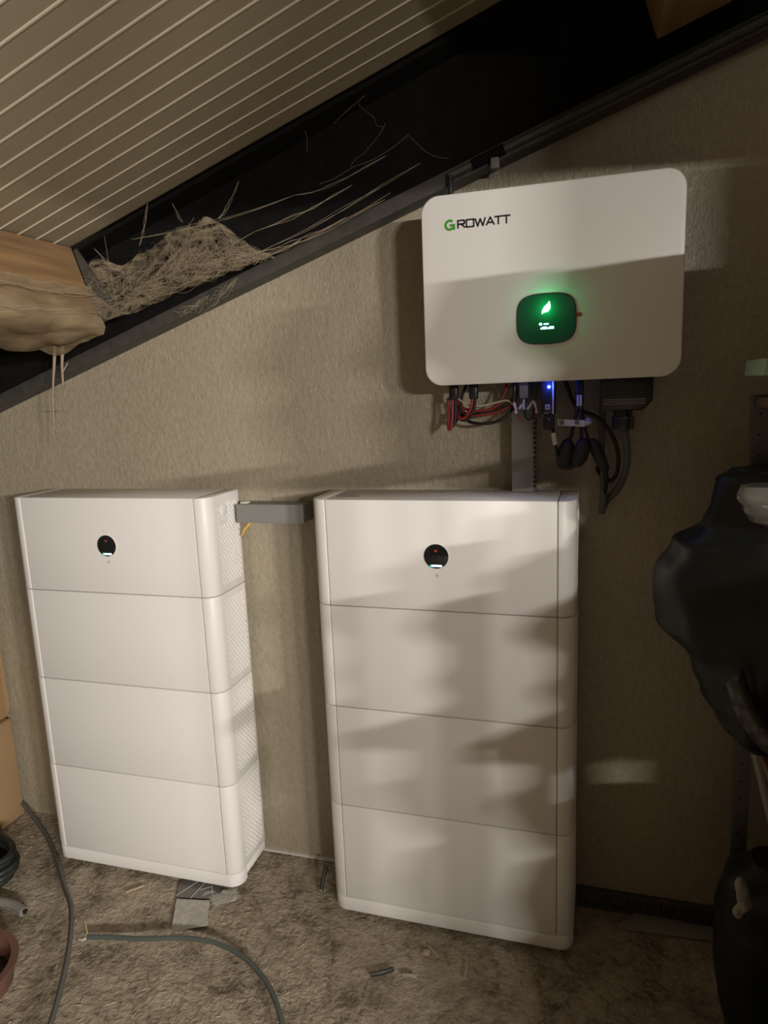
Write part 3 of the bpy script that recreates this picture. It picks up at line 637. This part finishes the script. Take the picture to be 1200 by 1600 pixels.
# paper, foil and wrapper
def sheet(name, poly, m, label, cat, z=0.001, th=0.0008, tilt=0.0):
    mb = MB().prism(poly, 0, th); cx = sum(p[0] for p in poly)/len(poly); cy = sum(p[1] for p in poly)/len(poly)
    mb.v = [(p[0]-cx, p[1]-cy, p[2]+z+tilt*(p[0]-cx)*(p[0]-cx)) for p in mb.v]
    o = obj(name, mb, m); o.location = (cx,cy,0); return tag(o, label, cat)
sheet('instruction_leaflet', [(-1.231,-0.270),(-1.125,-0.252),(-1.078,-0.345),(-1.170,-0.394)], M_paper, 'pale printed leaflet lying on the floor in front of the left tower', 'paper', z=0.003)
pk = sheet('foil_packet', [(-1.265,-0.205),(-1.255,-0.170),(-1.125,-0.160),(-1.10,-0.205),(-1.105,-0.238),(-1.235,-0.262)], M_paper2, 'dark printed packet under the front of the left tower', 'packet', z=0.0015)
ln = MB()
for (a,b,c,d) in ((-0.06,-0.05,-0.02,0.04),(-0.01,-0.05,0.0,0.03),(0.0,-0.01,0.03,0.015),(0.03,0.015,0.05,-0.02)):
    dv = Vector((c-a,d-b)).normalized(); nv = Vector((-dv.y,dv.x))*0.0010
    ln.prism([(a-nv.x,b-nv.y),(c-nv.x,d-nv.y),(c+nv.x,d+nv.y),(a+nv.x,b+nv.y)],0.0022,0.0027)
for rr in (0.016,0.024): 
    pts=[(0.045+rr*math.cos(a),-0.03+rr*math.sin(a),0.0025) for a in [math.pi*0.2+i*0.2 for i in range(14)]]
    ln.tube(pts,0.0007,4,1)
obj('white_line_print', ln, M_label, pk, local=True)
t = MB(); n = 10; t.v = []; 
for j in range(n):
    for i in range(n):
        u,v = i/(n-1)-0.5, j/(n-1)-0.5
        t.v.append((u*0.055+0.2*v*0.05, v*0.085, 0.006+0.007*noise.noise(Vector((u*5,v*5,1)))+0.004*abs(math.sin(u*9+v*7))))
t.f = [(j*n+i,j*n+i+1,(j+1)*n+i+1,(j+1)*n+i) for j in range(n-1) for i in range(n-1)]
o = obj('plastic_wrapper', t, M_wrap, smooth=True); o.location = (-1.083,-0.232,0); o.rotation_euler=(0,0,-0.7)
sm = o.modifiers.new('thickness','SOLIDIFY'); sm.thickness = 0.0006
tag(o, 'crumpled clear wrapper under the corner of the left tower', 'wrapper')

# bits on the floor
def bit(name, pts, r, m, label, cat, group=None):
    return tag(obj(name, MB().tube(pts, r, 6, 2), m, smooth=True), label, cat, group)
bit('wood_splinter', [(-0.425,-0.262,0.004),(-0.392,-0.292,0.004)], 0.0028, M_stick, 'pale wood splinter on the floor just in front of the right tower', 'splinter')
bit('wood_splinter', [(-0.312,-0.292,0.004),(-0.309,-0.345,0.004)], 0.0028, M_stick, 'pale wood splinter pointing at the viewer near the right tower middle', 'splinter')
bit('wood_splinter', [(-1.368,-0.245,0.004),(-1.405,-0.285,0.004)], 0.0026, M_stick, 'wood splinter on the floor in front of the left tower', 'splinter')
bit('dark_strip', [(-0.555,-0.395,0.005),(-0.525,-0.382,0.007),(-0.50,-0.362,0.006)], 0.006, M_dkmet, 'short dark strip lying on the floor left of the silver bit', 'strip')
bit('silver_bit', [(-0.470,-0.378,0.006),(-0.452,-0.376,0.008),(-0.434,-0.372,0.006)], 0.0042, M_silver, 'small shiny silver bit on the floor', 'scrap')
tag(obj('wood_chip', MB().box(-0.436,-0.418,-0.293,-0.278,0.0,0.007), M_stick, bevel=0.001), 'square wood chip on the floor beside the splinter', 'chip')
t = thing('eye_bolt', (-0.80,-0.10,0), 'dark eye bolt standing on the floor left of the right tower', 'bolt')
obj('shank', MB().tube([(-0.800,-0.085,0.060),(-0.801,-0.115,0.030),(-0.799,-0.135,0.008)], 0.007, 8, 4), M_dkmet, t, smooth=True)
obj('eye', MB().tube([(-0.799+0.006*math.cos(a),-0.140,0.008+0.006*math.sin(a)) for a in [2*math.pi*i/14 for i in range(15)]], 0.0020, 6, 1), M_silver, t, smooth=True)

lit = MB()
for k in range(300):
    x = random.uniform(-2.0,0.3); y = random.uniform(-0.85,-0.05)
    a = random.uniform(0,math.pi); L = random.choice([0.005,0.008,0.012,0.02])*random.uniform(0.6,1.2); ww = random.uniform(0.0008,0.0018)
    c,s = math.cos(a)*L/2, math.sin(a)*L/2; px,py = -math.sin(a)*ww, math.cos(a)*ww; z = floor_h(x,y)
    lit.add([(x-c-px,y-s-py,z),(x+c-px,y+s-py,z),(x+c+px,y+s+py,z),(x-c+px,y-s+py,z),(x-c,y-s,z+ww*1.5),(x+c,y+s,z+ww*1.5+random.uniform(0,0.002))],
            [(0,1,5,4),(2,3,4,5),(0,4,3),(1,2,5)])
tag(obj('floor_litter', lit, M_litter), 'scattered straw and dust littering the concrete floor', 'litter', kind='stuff')

# ---------------------------------------------------------------- storage rack at the right
def angle_post(x, y, z1, par):
    mb = MB().box(x,x+0.003,y,y+0.034,0,z1).box(x+0.003,x+0.034,y,y+0.003,0,z1)
    o = obj('post', mb, M_post, par)
    hl = MB()
    for k in range(int(z1/0.045)):
        hl.disc_prism((x+0.014,0.02+k*0.045),0.0028,y-0.0006,y+0.0002,8)
    tag(obj('bolt_holes', hl, M_black, o), kind='stuff')
    return o
RX0, RX1 = 0.325, 0.80
def make_rack(y0, y1, zp, shelves, label):
    r = thing('storage_rack', ((RX0+RX1)/2,(y0+y1)/2,0), label, 'rack', 'storage racks')
    for x in (RX0, RX1-0.034):
        for y in (y1-0.034, y0):
            angle_post(x, y, zp, r)
    for z in shelves:
        obj('shelf', MB().box(RX0+0.004,RX1-0.004,y0+0.004,y1-0.036,z-0.02,z), M_rust, r, bevel=0.002)
    return r
rack = make_rack(-1.345, -0.216, 1.500, (1.495,), 'galvanised angle-iron rack at the right edge')
obj('shelf', MB().box(RX0+0.004,RX1-0.004,-0.62,-0.252,0.77,0.79), M_rust, rack, bevel=0.002)
obj('shelf', MB().box(RX0+0.004,RX1-0.004,-1.338,-0.68,0.945,0.965), M_rust, rack, bevel=0.002)
obj('brace', MB().tube([(0.338,-0.262,0.775),(0.372,-0.285,0.63),(0.402,-0.300,0.505)], 0.009, 6, 1), M_post, rack)
# mint board lying on top
mb = MB().box(-0.02,0.32,-0.16,0.02,-0.016,0.016)
o = obj('mint_board', mb, M_mint, bevel=0.002); o.location = (0.325,-0.27,1.5545); o.rotation_euler = (math.radians(0), math.radians(5), 0)
tag(o, 'pale mint green board resting on the rack post at the right edge', 'board')

def blob(zs, lefts, rights, yc, yd, folds=0.03, nz=3.5, seg=40, ex=2.6, seed=0, ep=0.5):
    """a filled sack: cross sections by height"""
    mb = MB(); n = len(zs); vs = []
    K = 6; Zs=[];Ls=[];Rs=[]
    for i in range(n-1):
        for k in range(K):
            t_=k/K; Zs.append(zs[i]+(zs[i+1]-zs[i])*t_); s_=t_*t_*(3-2*t_); Ls.append(lefts[i]+(lefts[i+1]-lefts[i])*s_); Rs.append(rights[i]+(rights[i+1]-rights[i])*s_)
    Zs.append(zs[-1]);Ls.append(lefts[-1]);Rs.append(rights[-1]); n=len(Zs)
    for i in range(n):
        cx=(Ls[i]+Rs[i])/2; hx=(Rs[i]-Ls[i])/2; fr = i/(n-1); env = max(0.25, math.sin(math.pi*min(max(fr*0.9+0.05,0),1)))**ep
        for k in range(seg):
            a=2*math.pi*k/seg; c,s=math.cos(a),math.sin(a)
            x=cx+hx*math.copysign(abs(c)**(2/ex),c); y=yc+yd*env*math.copysign(abs(s)**(2/ex),s)
            p=Vector((x*nz,y*nz,Zs[i]*nz*0.7+seed)); d=(1-abs(noise.noise(p))*2)*folds+noise.noise(p*2.7)*folds*0.5 - folds*0.5
            vs.append((x+c*d*0.6,y+s*d,Zs[i]+noise.noise(p*1.3)*folds*0.3))
    return mb.add(vs,[(i*seg+k,i*seg+(k+1)%seg,(i+1)*seg+(k+1)%seg,(i+1)*seg+k) for i in range(n-1) for k in range(seg)]+[tuple(range(seg))[::-1],tuple(range((n-1)*seg,n*seg))])
bag = obj('black_sack', blob([0.800,0.830,0.90,0.96,1.035,1.15,1.22,1.26,1.30,1.345,1.365],
                             [0.290,0.255,0.235,0.205,0.140,0.130,0.160,0.215,0.225,0.230,0.26],
                             [0.60,0.66,0.70,0.72,0.74,0.75,0.74,0.70,0.66,0.60,0.55], -0.425, 0.155, folds=0.036, nz=5.0, seg=64), M_bag, smooth=True)
tag(bag, 'bulging black plastic sack hanging over the rack at the right', 'sack')
rb = MB(); pth = spline([Vector(p) for p in ((0.252,-0.585,1.00),(0.268,-0.592,0.95),(0.295,-0.598,0.905),(0.330,-0.596,0.868),(0.365,-0.585,0.845))], 5)
for i,p in enumerate(pth):
    wv = 0.004*math.sin(i*1.9); 
    for dx,dz,dy in ((-0.014,-0.016,0.004),(0.0,0.0,-0.005+wv),(0.014,0.016,0.004)): rb.v.append((p.x+dx, p.y+dy, p.z+dz))
rb.f = [(i*3+k,i*3+k+1,i*3+k+4,i*3+k+3) for i in range(len(pth)-1) for k in range(2)]
fo = obj('strap', rb, M_strap, bag, smooth=True)
sd = fo.modifiers.new('thickness','SOLIDIFY'); sd.thickness = 0.003
cb = obj('clear_bag', blob([1.285,1.295,1.315,1.34,1.356],[0.285,0.262,0.250,0.236,0.240],[0.50,0.52,0.53,0.53,0.50], -0.60, 0.06, folds=0.010, nz=9), M_clear, smooth=True)
tag(cb, 'shiny clear plastic bag lying on top of the black sack', 'bag')
sk = obj('floor_sack', blob([0.0,0.02,0.12,0.24,0.34,0.43,0.485],[0.34,0.318,0.298,0.285,0.288,0.298,0.35],[0.58,0.60,0.62,0.60,0.58,0.55,0.50], -0.345, 0.10, folds=0.022, nz=6, seed=4), M_bag, smooth=True)
tag(sk, 'dark sack slumped on the floor under the rack at the right', 'sack')
cl = blob([0.412,0.425,0.445,0.465,0.485,0.50],[0.300,0.296,0.302,0.300,0.296,0.300],[0.312,0.318,0.330,0.326,0.318,0.308], -0.458, 0.010, folds=0.010, nz=30, seg=24)
tag(obj('pale_cloth', cl, M_cloth, smooth=True), 'scrap of pale cloth on the dark floor sack', 'cloth')
# unseen sacks, cupboard and cartons added to shade the tower, inverter and right wall
def wavy(z0, z1, base, amp, seed, n):
    rnd = random.Random(seed); zs = [z0+(z1-z0)*i/n for i in range(n+1)]
    return zs, [base(z)+rnd.uniform(-amp,amp) for z in zs]
def stuffed(name, z0, z1, base, amp, seed, n, label, right=0.78, yc=-0.95, yd=0.24):  # unseen sack, its edge shaped to cast a wavy shadow
    zs, ls = wavy(z0, z1, base, amp, seed, n)
    o = obj(name, blob(zs, ls, [right]*len(zs), yc, yd, folds=0.012, nz=6, ex=6, seed=seed, ep=0.06), M_bag, smooth=True)
    return tag(o, label, 'sack', 'unseen sacks added for shade')
stuffed('shade_sack', 0.703, 0.942, lambda z: 0.375+max(0,0.79-z)*1.4, 0.045, 21, 7, 'unseen small sack added under the middle rack shelf to shade the right tower', right=0.50, yc=-1.12, yd=0.17)
stuffed('shade_sack', 0.968, 1.425, lambda z: 0.375+max(0,(z-1.16))**1.3*2.4, 0.06, 3, 12, 'unseen sack added in the middle of the rack for its wavy shadow')
stuffed('shade_sack', 0.0, 0.680, lambda z: 0.345, 0.035, 5, 10, 'unseen sack added on the floor at the near rack end to shade the tower foot', yc=-1.0, yd=0.30)
stuffed('shade_sack', 1.498, 1.825, lambda z: 0.36, 0.03, 9, 6, 'unseen sack added on top of the rack to shade the lower inverter')
stuffed('shade_sack', 1.498, 1.80, lambda z: 0.47, 0.02, 11, 5, 'unseen small sack added behind the mint board to shade the right wall', yc=-0.55, yd=0.08)
carton('shade_carton', 0.63,0.78,-1.10,-0.76,0.703,0.935,'unseen small carton added under the middle rack shelf to shorten the lit wall strip', group='unseen cartons added on the rack for shade')  # added out of view to cut the light strip on the wall
t = thing('shade_cupboard', (1.08,-0.75,0), 'unseen tall cupboard added behind the rack to block the lamps', 'cupboard')  # added out of view to block the lamps at the right
obj('carcass', MB().box(0.88,1.30,-1.20,-0.30,0.0,1.60), M_rust, t, bevel=0.004)
for y in (-1.19,-0.745): obj('door', MB().box(0.858,0.878,y,y+0.435,0.05,1.57), M_rust, t, bevel=0.003)
carton('shade_carton', 0.87,1.29,-1.52,-0.36,1.602,2.0,'unseen carton added on top of the cupboard to shade the inverter', group='unseen cartons added on the cupboard for shade')  # added with the one above it, unseen, to dim inverter and upper wall
carton('shade_carton', 0.87,1.29,-2.10,-0.36,2.008,2.60,'unseen very long carton added topmost to shade the upper wall', group='unseen cartons added on the cupboard for shade')

# ---------------------------------------------------------------- lamp fittings that carry the main light
for LAMP, yaw, lab in zip(LAMPS, LAMP_YAW, ('bare fluorescent batten behind the viewer, nearest the battery towers','bare fluorescent batten behind the viewer, middle of three','bare fluorescent batten behind the viewer, farthest to the right')):
    t = thing('batten_light', LAMP, lab, 'lamp', 'battens behind the viewer')
    ca, sa = math.cos(yaw), math.sin(yaw); h = LAMP_LEN/2
    def rotl(mb):
        mb.v = [(LAMP.x+p[0]*ca-p[1]*sa, LAMP.y+p[0]*sa+p[1]*ca, LAMP.z+p[2]) for p in mb.v]; return mb
    obj('housing', rotl(MB().box(-h-0.03,h+0.03,-0.10,-0.04,-0.03,0.03)), M_label, t, bevel=0.004)
    obj('end_socket', rotl(MB().box(-h-0.025,-h,-0.06,0.0,-0.02,0.02)), M_label, t, bevel=0.003)
    obj('end_socket', rotl(MB().box(h,h+0.025,-0.06,0.0,-0.02,0.02)), M_label, t, bevel=0.003)
    obj('tube', rotl(MB().tube([(-h,-0.022,0),(h,-0.022,0)], 0.013, 12, 1)), M_tube, t, smooth=True)
    x = LAMP.x+0.07*sa; y = LAMP.y-0.07*ca
    obj('hanging_rod', MB().tube([(x,y,LAMP.z+0.03),(x,y,zc(x)-0.002)], 0.004, 6, 1), M_post, t)

# ---------------------------------------------------------------- cobwebs
def strands(pairs, r, sag, jit):
    mb = MB()
    for a,b in pairs:
        a,b = Vector(a),Vector(b); n=5; P=[]
        for i in range(n+1):
            t_=i/n; p=a.lerp(b,t_); p.z -= sag*4*t_*(1-t_)*random.uniform(0.5,1.3); p += Vector((random.uniform(-jit,jit),random.uniform(-jit,jit),random.uniform(-jit,jit)))*(1 if 0<i<n else 0); P.append(p)
        mb.tube(P, r*random.uniform(0.6,1.3), 4, 2, caps=False)
    return mb
top = [(-1.454,1.962),(-1.357,1.939),(-1.245,1.975),(-1.142,2.019),(-1.062,2.044),(-0.996,2.012),(-0.924,1.948),(-0.85,1.914)]
low = [(-1.450,1.836),(-1.379,1.776),(-1.267,1.795),(-1.163,1.823),(-1.082,1.847),(-1.010,1.863),(-0.930,1.882),(-0.851,1.911)]
def lerp_curve(c,u):
    f=u*(len(c)-1); i=min(int(f),len(c)-2); t_=f-i; return (c[i][0]+(c[i+1][0]-c[i][0])*t_, c[i][1]+(c[i+1][1]-c[i][1])*t_)
web = thing('cobweb', (-1.15,-0.12,1.8), 'thick dusty cobweb slung between joist and beam', 'cobweb', 'dusty cobwebs')
nU,nV = 40,12; mb = MB()
for j in range(nV):
    for i in range(nU):
        u,v=i/(nU-1),j/(nV-1); a=lerp_curve(top,u); b=lerp_curve(low,u)
        y = -0.055-0.065*v + 0.02*noise.noise(Vector((u*7,v*4,2)))
        mb.v.append((a[0]+(b[0]-a[0])*v, y, a[1]+(b[1]-a[1])*v+0.012*noise.noise(Vector((u*9,v*5,0)))))
mb.f=[(j*nU+i,j*nU+i+1,(j+1)*nU+i+1,(j+1)*nU+i) for j in range(nV-1) for i in range(nU-1)]
tag(obj('web_sheet', mb, M_webm, web, smooth=True), kind='stuff')
prs=[]
for k in range(300):
    u1=random.random(); u2=min(1,max(0,u1+random.uniform(-0.28,0.28))); v1,v2=random.random(),random.random()
    def P(u,v):
        a=lerp_curve(top,u); b=lerp_curve(low,u); return (a[0]+(b[0]-a[0])*v, -0.065-0.065*v-random.uniform(0,0.02), a[1]+(b[1]-a[1])*v)
    prs.append((P(u1,v1),P(u2,v2)))
for k in range(40):
    u=random.random()*0.9; prs.append((P(u,0.85+0.15*random.random()),P(min(1,u+random.uniform(0.1,0.4)),0.85+0.15*random.random())))
tag(obj('tangled_threads', strands(prs,0.00032,0.006,0.010), M_webs, web), kind='stuff')
long_ = [((-1.263,-0.12,1.99),(-0.757,-0.12,2.051)),((-0.757,-0.12,2.051),(-0.51,-0.10,2.121)),((-1.204,-0.125,1.87),(-0.874,-0.125,1.972)),((-0.874,-0.125,1.972),(-0.60,-0.11,2.06)),
 ((-0.95,-0.12,1.90),(-0.746,-0.12,1.939)),((-0.879,-0.12,1.905),(-0.514,-0.11,2.016)),((-0.90,-0.12,1.895),(-0.50,-0.11,2.03)),((-0.93,-0.12,1.90),(-0.42,-0.11,2.09)),((-0.88,-0.12,1.92),(-0.62,-0.11,1.985)),
 ((-1.36,-0.11,2.01),(-1.34,-0.11,1.80)),((-1.40,-0.11,1.98),(-1.30,-0.11,1.90)),((-1.24,-0.12,1.97),(-1.20,-0.12,2.08)),((-0.99,-0.11,2.02),(-0.94,-0.07,2.12)),((-1.10,-0.11,2.02),(-1.16,-0.06,2.10))]
tag(obj('long_threads', strands(long_*3,0.0004,0.012,0.003), M_webs, web), kind='stuff')
# a hanging scrap on the beam lip
prs=[]
for k in range(34):
    u=random.random(); x=-1.17+0.20*u; z=zb(x)+0.012+0.016*u; prs.append(((x,-0.052,z),(x-random.uniform(-0.02,0.10),-0.056,z-random.uniform(0.01,0.07)*(0.3+u))))
w2 = thing('cobweb', (-1.08,-0.055,1.8), 'small tuft of cobweb hanging from the beam lip below the large web', 'cobweb', 'dusty cobwebs')
tag(obj('tangled_threads', strands(prs,0.0004,0.008,0.004), M_webs, w2), kind='stuff')
# veil over the joist
w3 = thing('cobweb', (-1.6,-0.2,1.75), 'veil of cobweb draped over the left joist with hanging threads', 'cobweb', 'dusty cobwebs')
nU,nV=36,16; mb=MB(); base=Vector((-1.407,0,1.765))
for j in range(nV):
    for i in range(nU):
        u,v=i/(nU-1),j/(nV-1); y=-0.10-0.62*u
        s=-0.115+0.275*v     # from face height to across underside
        q = base + CN*(-s) + CT*0.006 if s<0 else base - CT*s - CN*0.008
        sagz = 0.016*noise.noise(Vector((u*6,v*5,7)))+0.010*math.sin(u*13+v*4)
        mb.v.append((q.x+0.012*noise.noise(Vector((u*7,v*5,1)))+0.006, y, q.z-abs(sagz)-0.01*v))
mb.f=[(j*nU+i,j*nU+i+1,(j+1)*nU+i+1,(j+1)*nU+i) for j in range(nV-1) for i in range(nU-1)]
tag(obj('web_sheet', mb, M_veil, w3, smooth=True), kind='stuff')
prs=[((-1.47,-0.11,1.86),(-1.42,-0.6,1.83)),((-1.46,-0.11,1.84),(-1.42,-0.6,1.80)),((-1.40,-0.105,1.80),(-1.38,-0.6,1.78)),((-1.41,-0.11,1.85),(-1.40,-0.65,1.84))]
tag(obj('long_threads', strands(prs*4,0.0006,0.01,0.008), M_webs, w3), kind='stuff')
hang=MB()
hang.tube([(-1.575,-0.115,1.712),(-1.585,-0.115,1.66),(-1.598,-0.115,1.60),(-1.608,-0.113,1.55)],[0.006,0.002],6,5)
hang.tube([(-1.608,-0.113,1.56),(-1.616,-0.11,1.50),(-1.625,-0.11,1.43)],[0.0042,0.0015],6,5)
hang.tube([(-1.545,-0.115,1.712),(-1.556,-0.115,1.66),(-1.562,-0.115,1.595)],[0.006,0.003],6,5)
hang.tube([(-1.535,-0.115,1.66),(-1.562,-0.113,1.63)],[0.002,0.002],6,5)
hang.tube([(-1.61,-0.115,1.53),(-1.55,-0.11,1.525)],[0.0012,0.0008],6,5)
obj('hanging_threads', hang, M_webs, w3, smooth=True)
# faint threads in the dark of the beam
prs=[((-0.739,-0.05,2.291),(-0.743,-0.05,2.173)),((-0.62,-0.06,2.12),(-0.52,-0.06,2.21)),((-0.715,-0.05,2.09),(-0.46,-0.06,2.176)),((-0.46,-0.05,2.176),(-0.36,-0.05,2.11)),((-0.60,-0.05,2.29),(-0.53,-0.05,2.208)),
 ((-0.55,-0.06,2.33),(-0.30,-0.06,2.40)),((-0.70,-0.06,2.25),(-0.50,-0.06,2.36)),((-0.66,-0.06,2.23),(-0.44,-0.06,2.38))]
w4 = thing('cobweb', (-0.55,-0.06,2.2), 'faint cobweb threads in the dark beam hollow above the inverter', 'cobweb', 'dusty cobwebs')
tag(obj('long_threads', strands(prs,0.0003,0.012,0.004), M_webs, w4), kind='stuff')
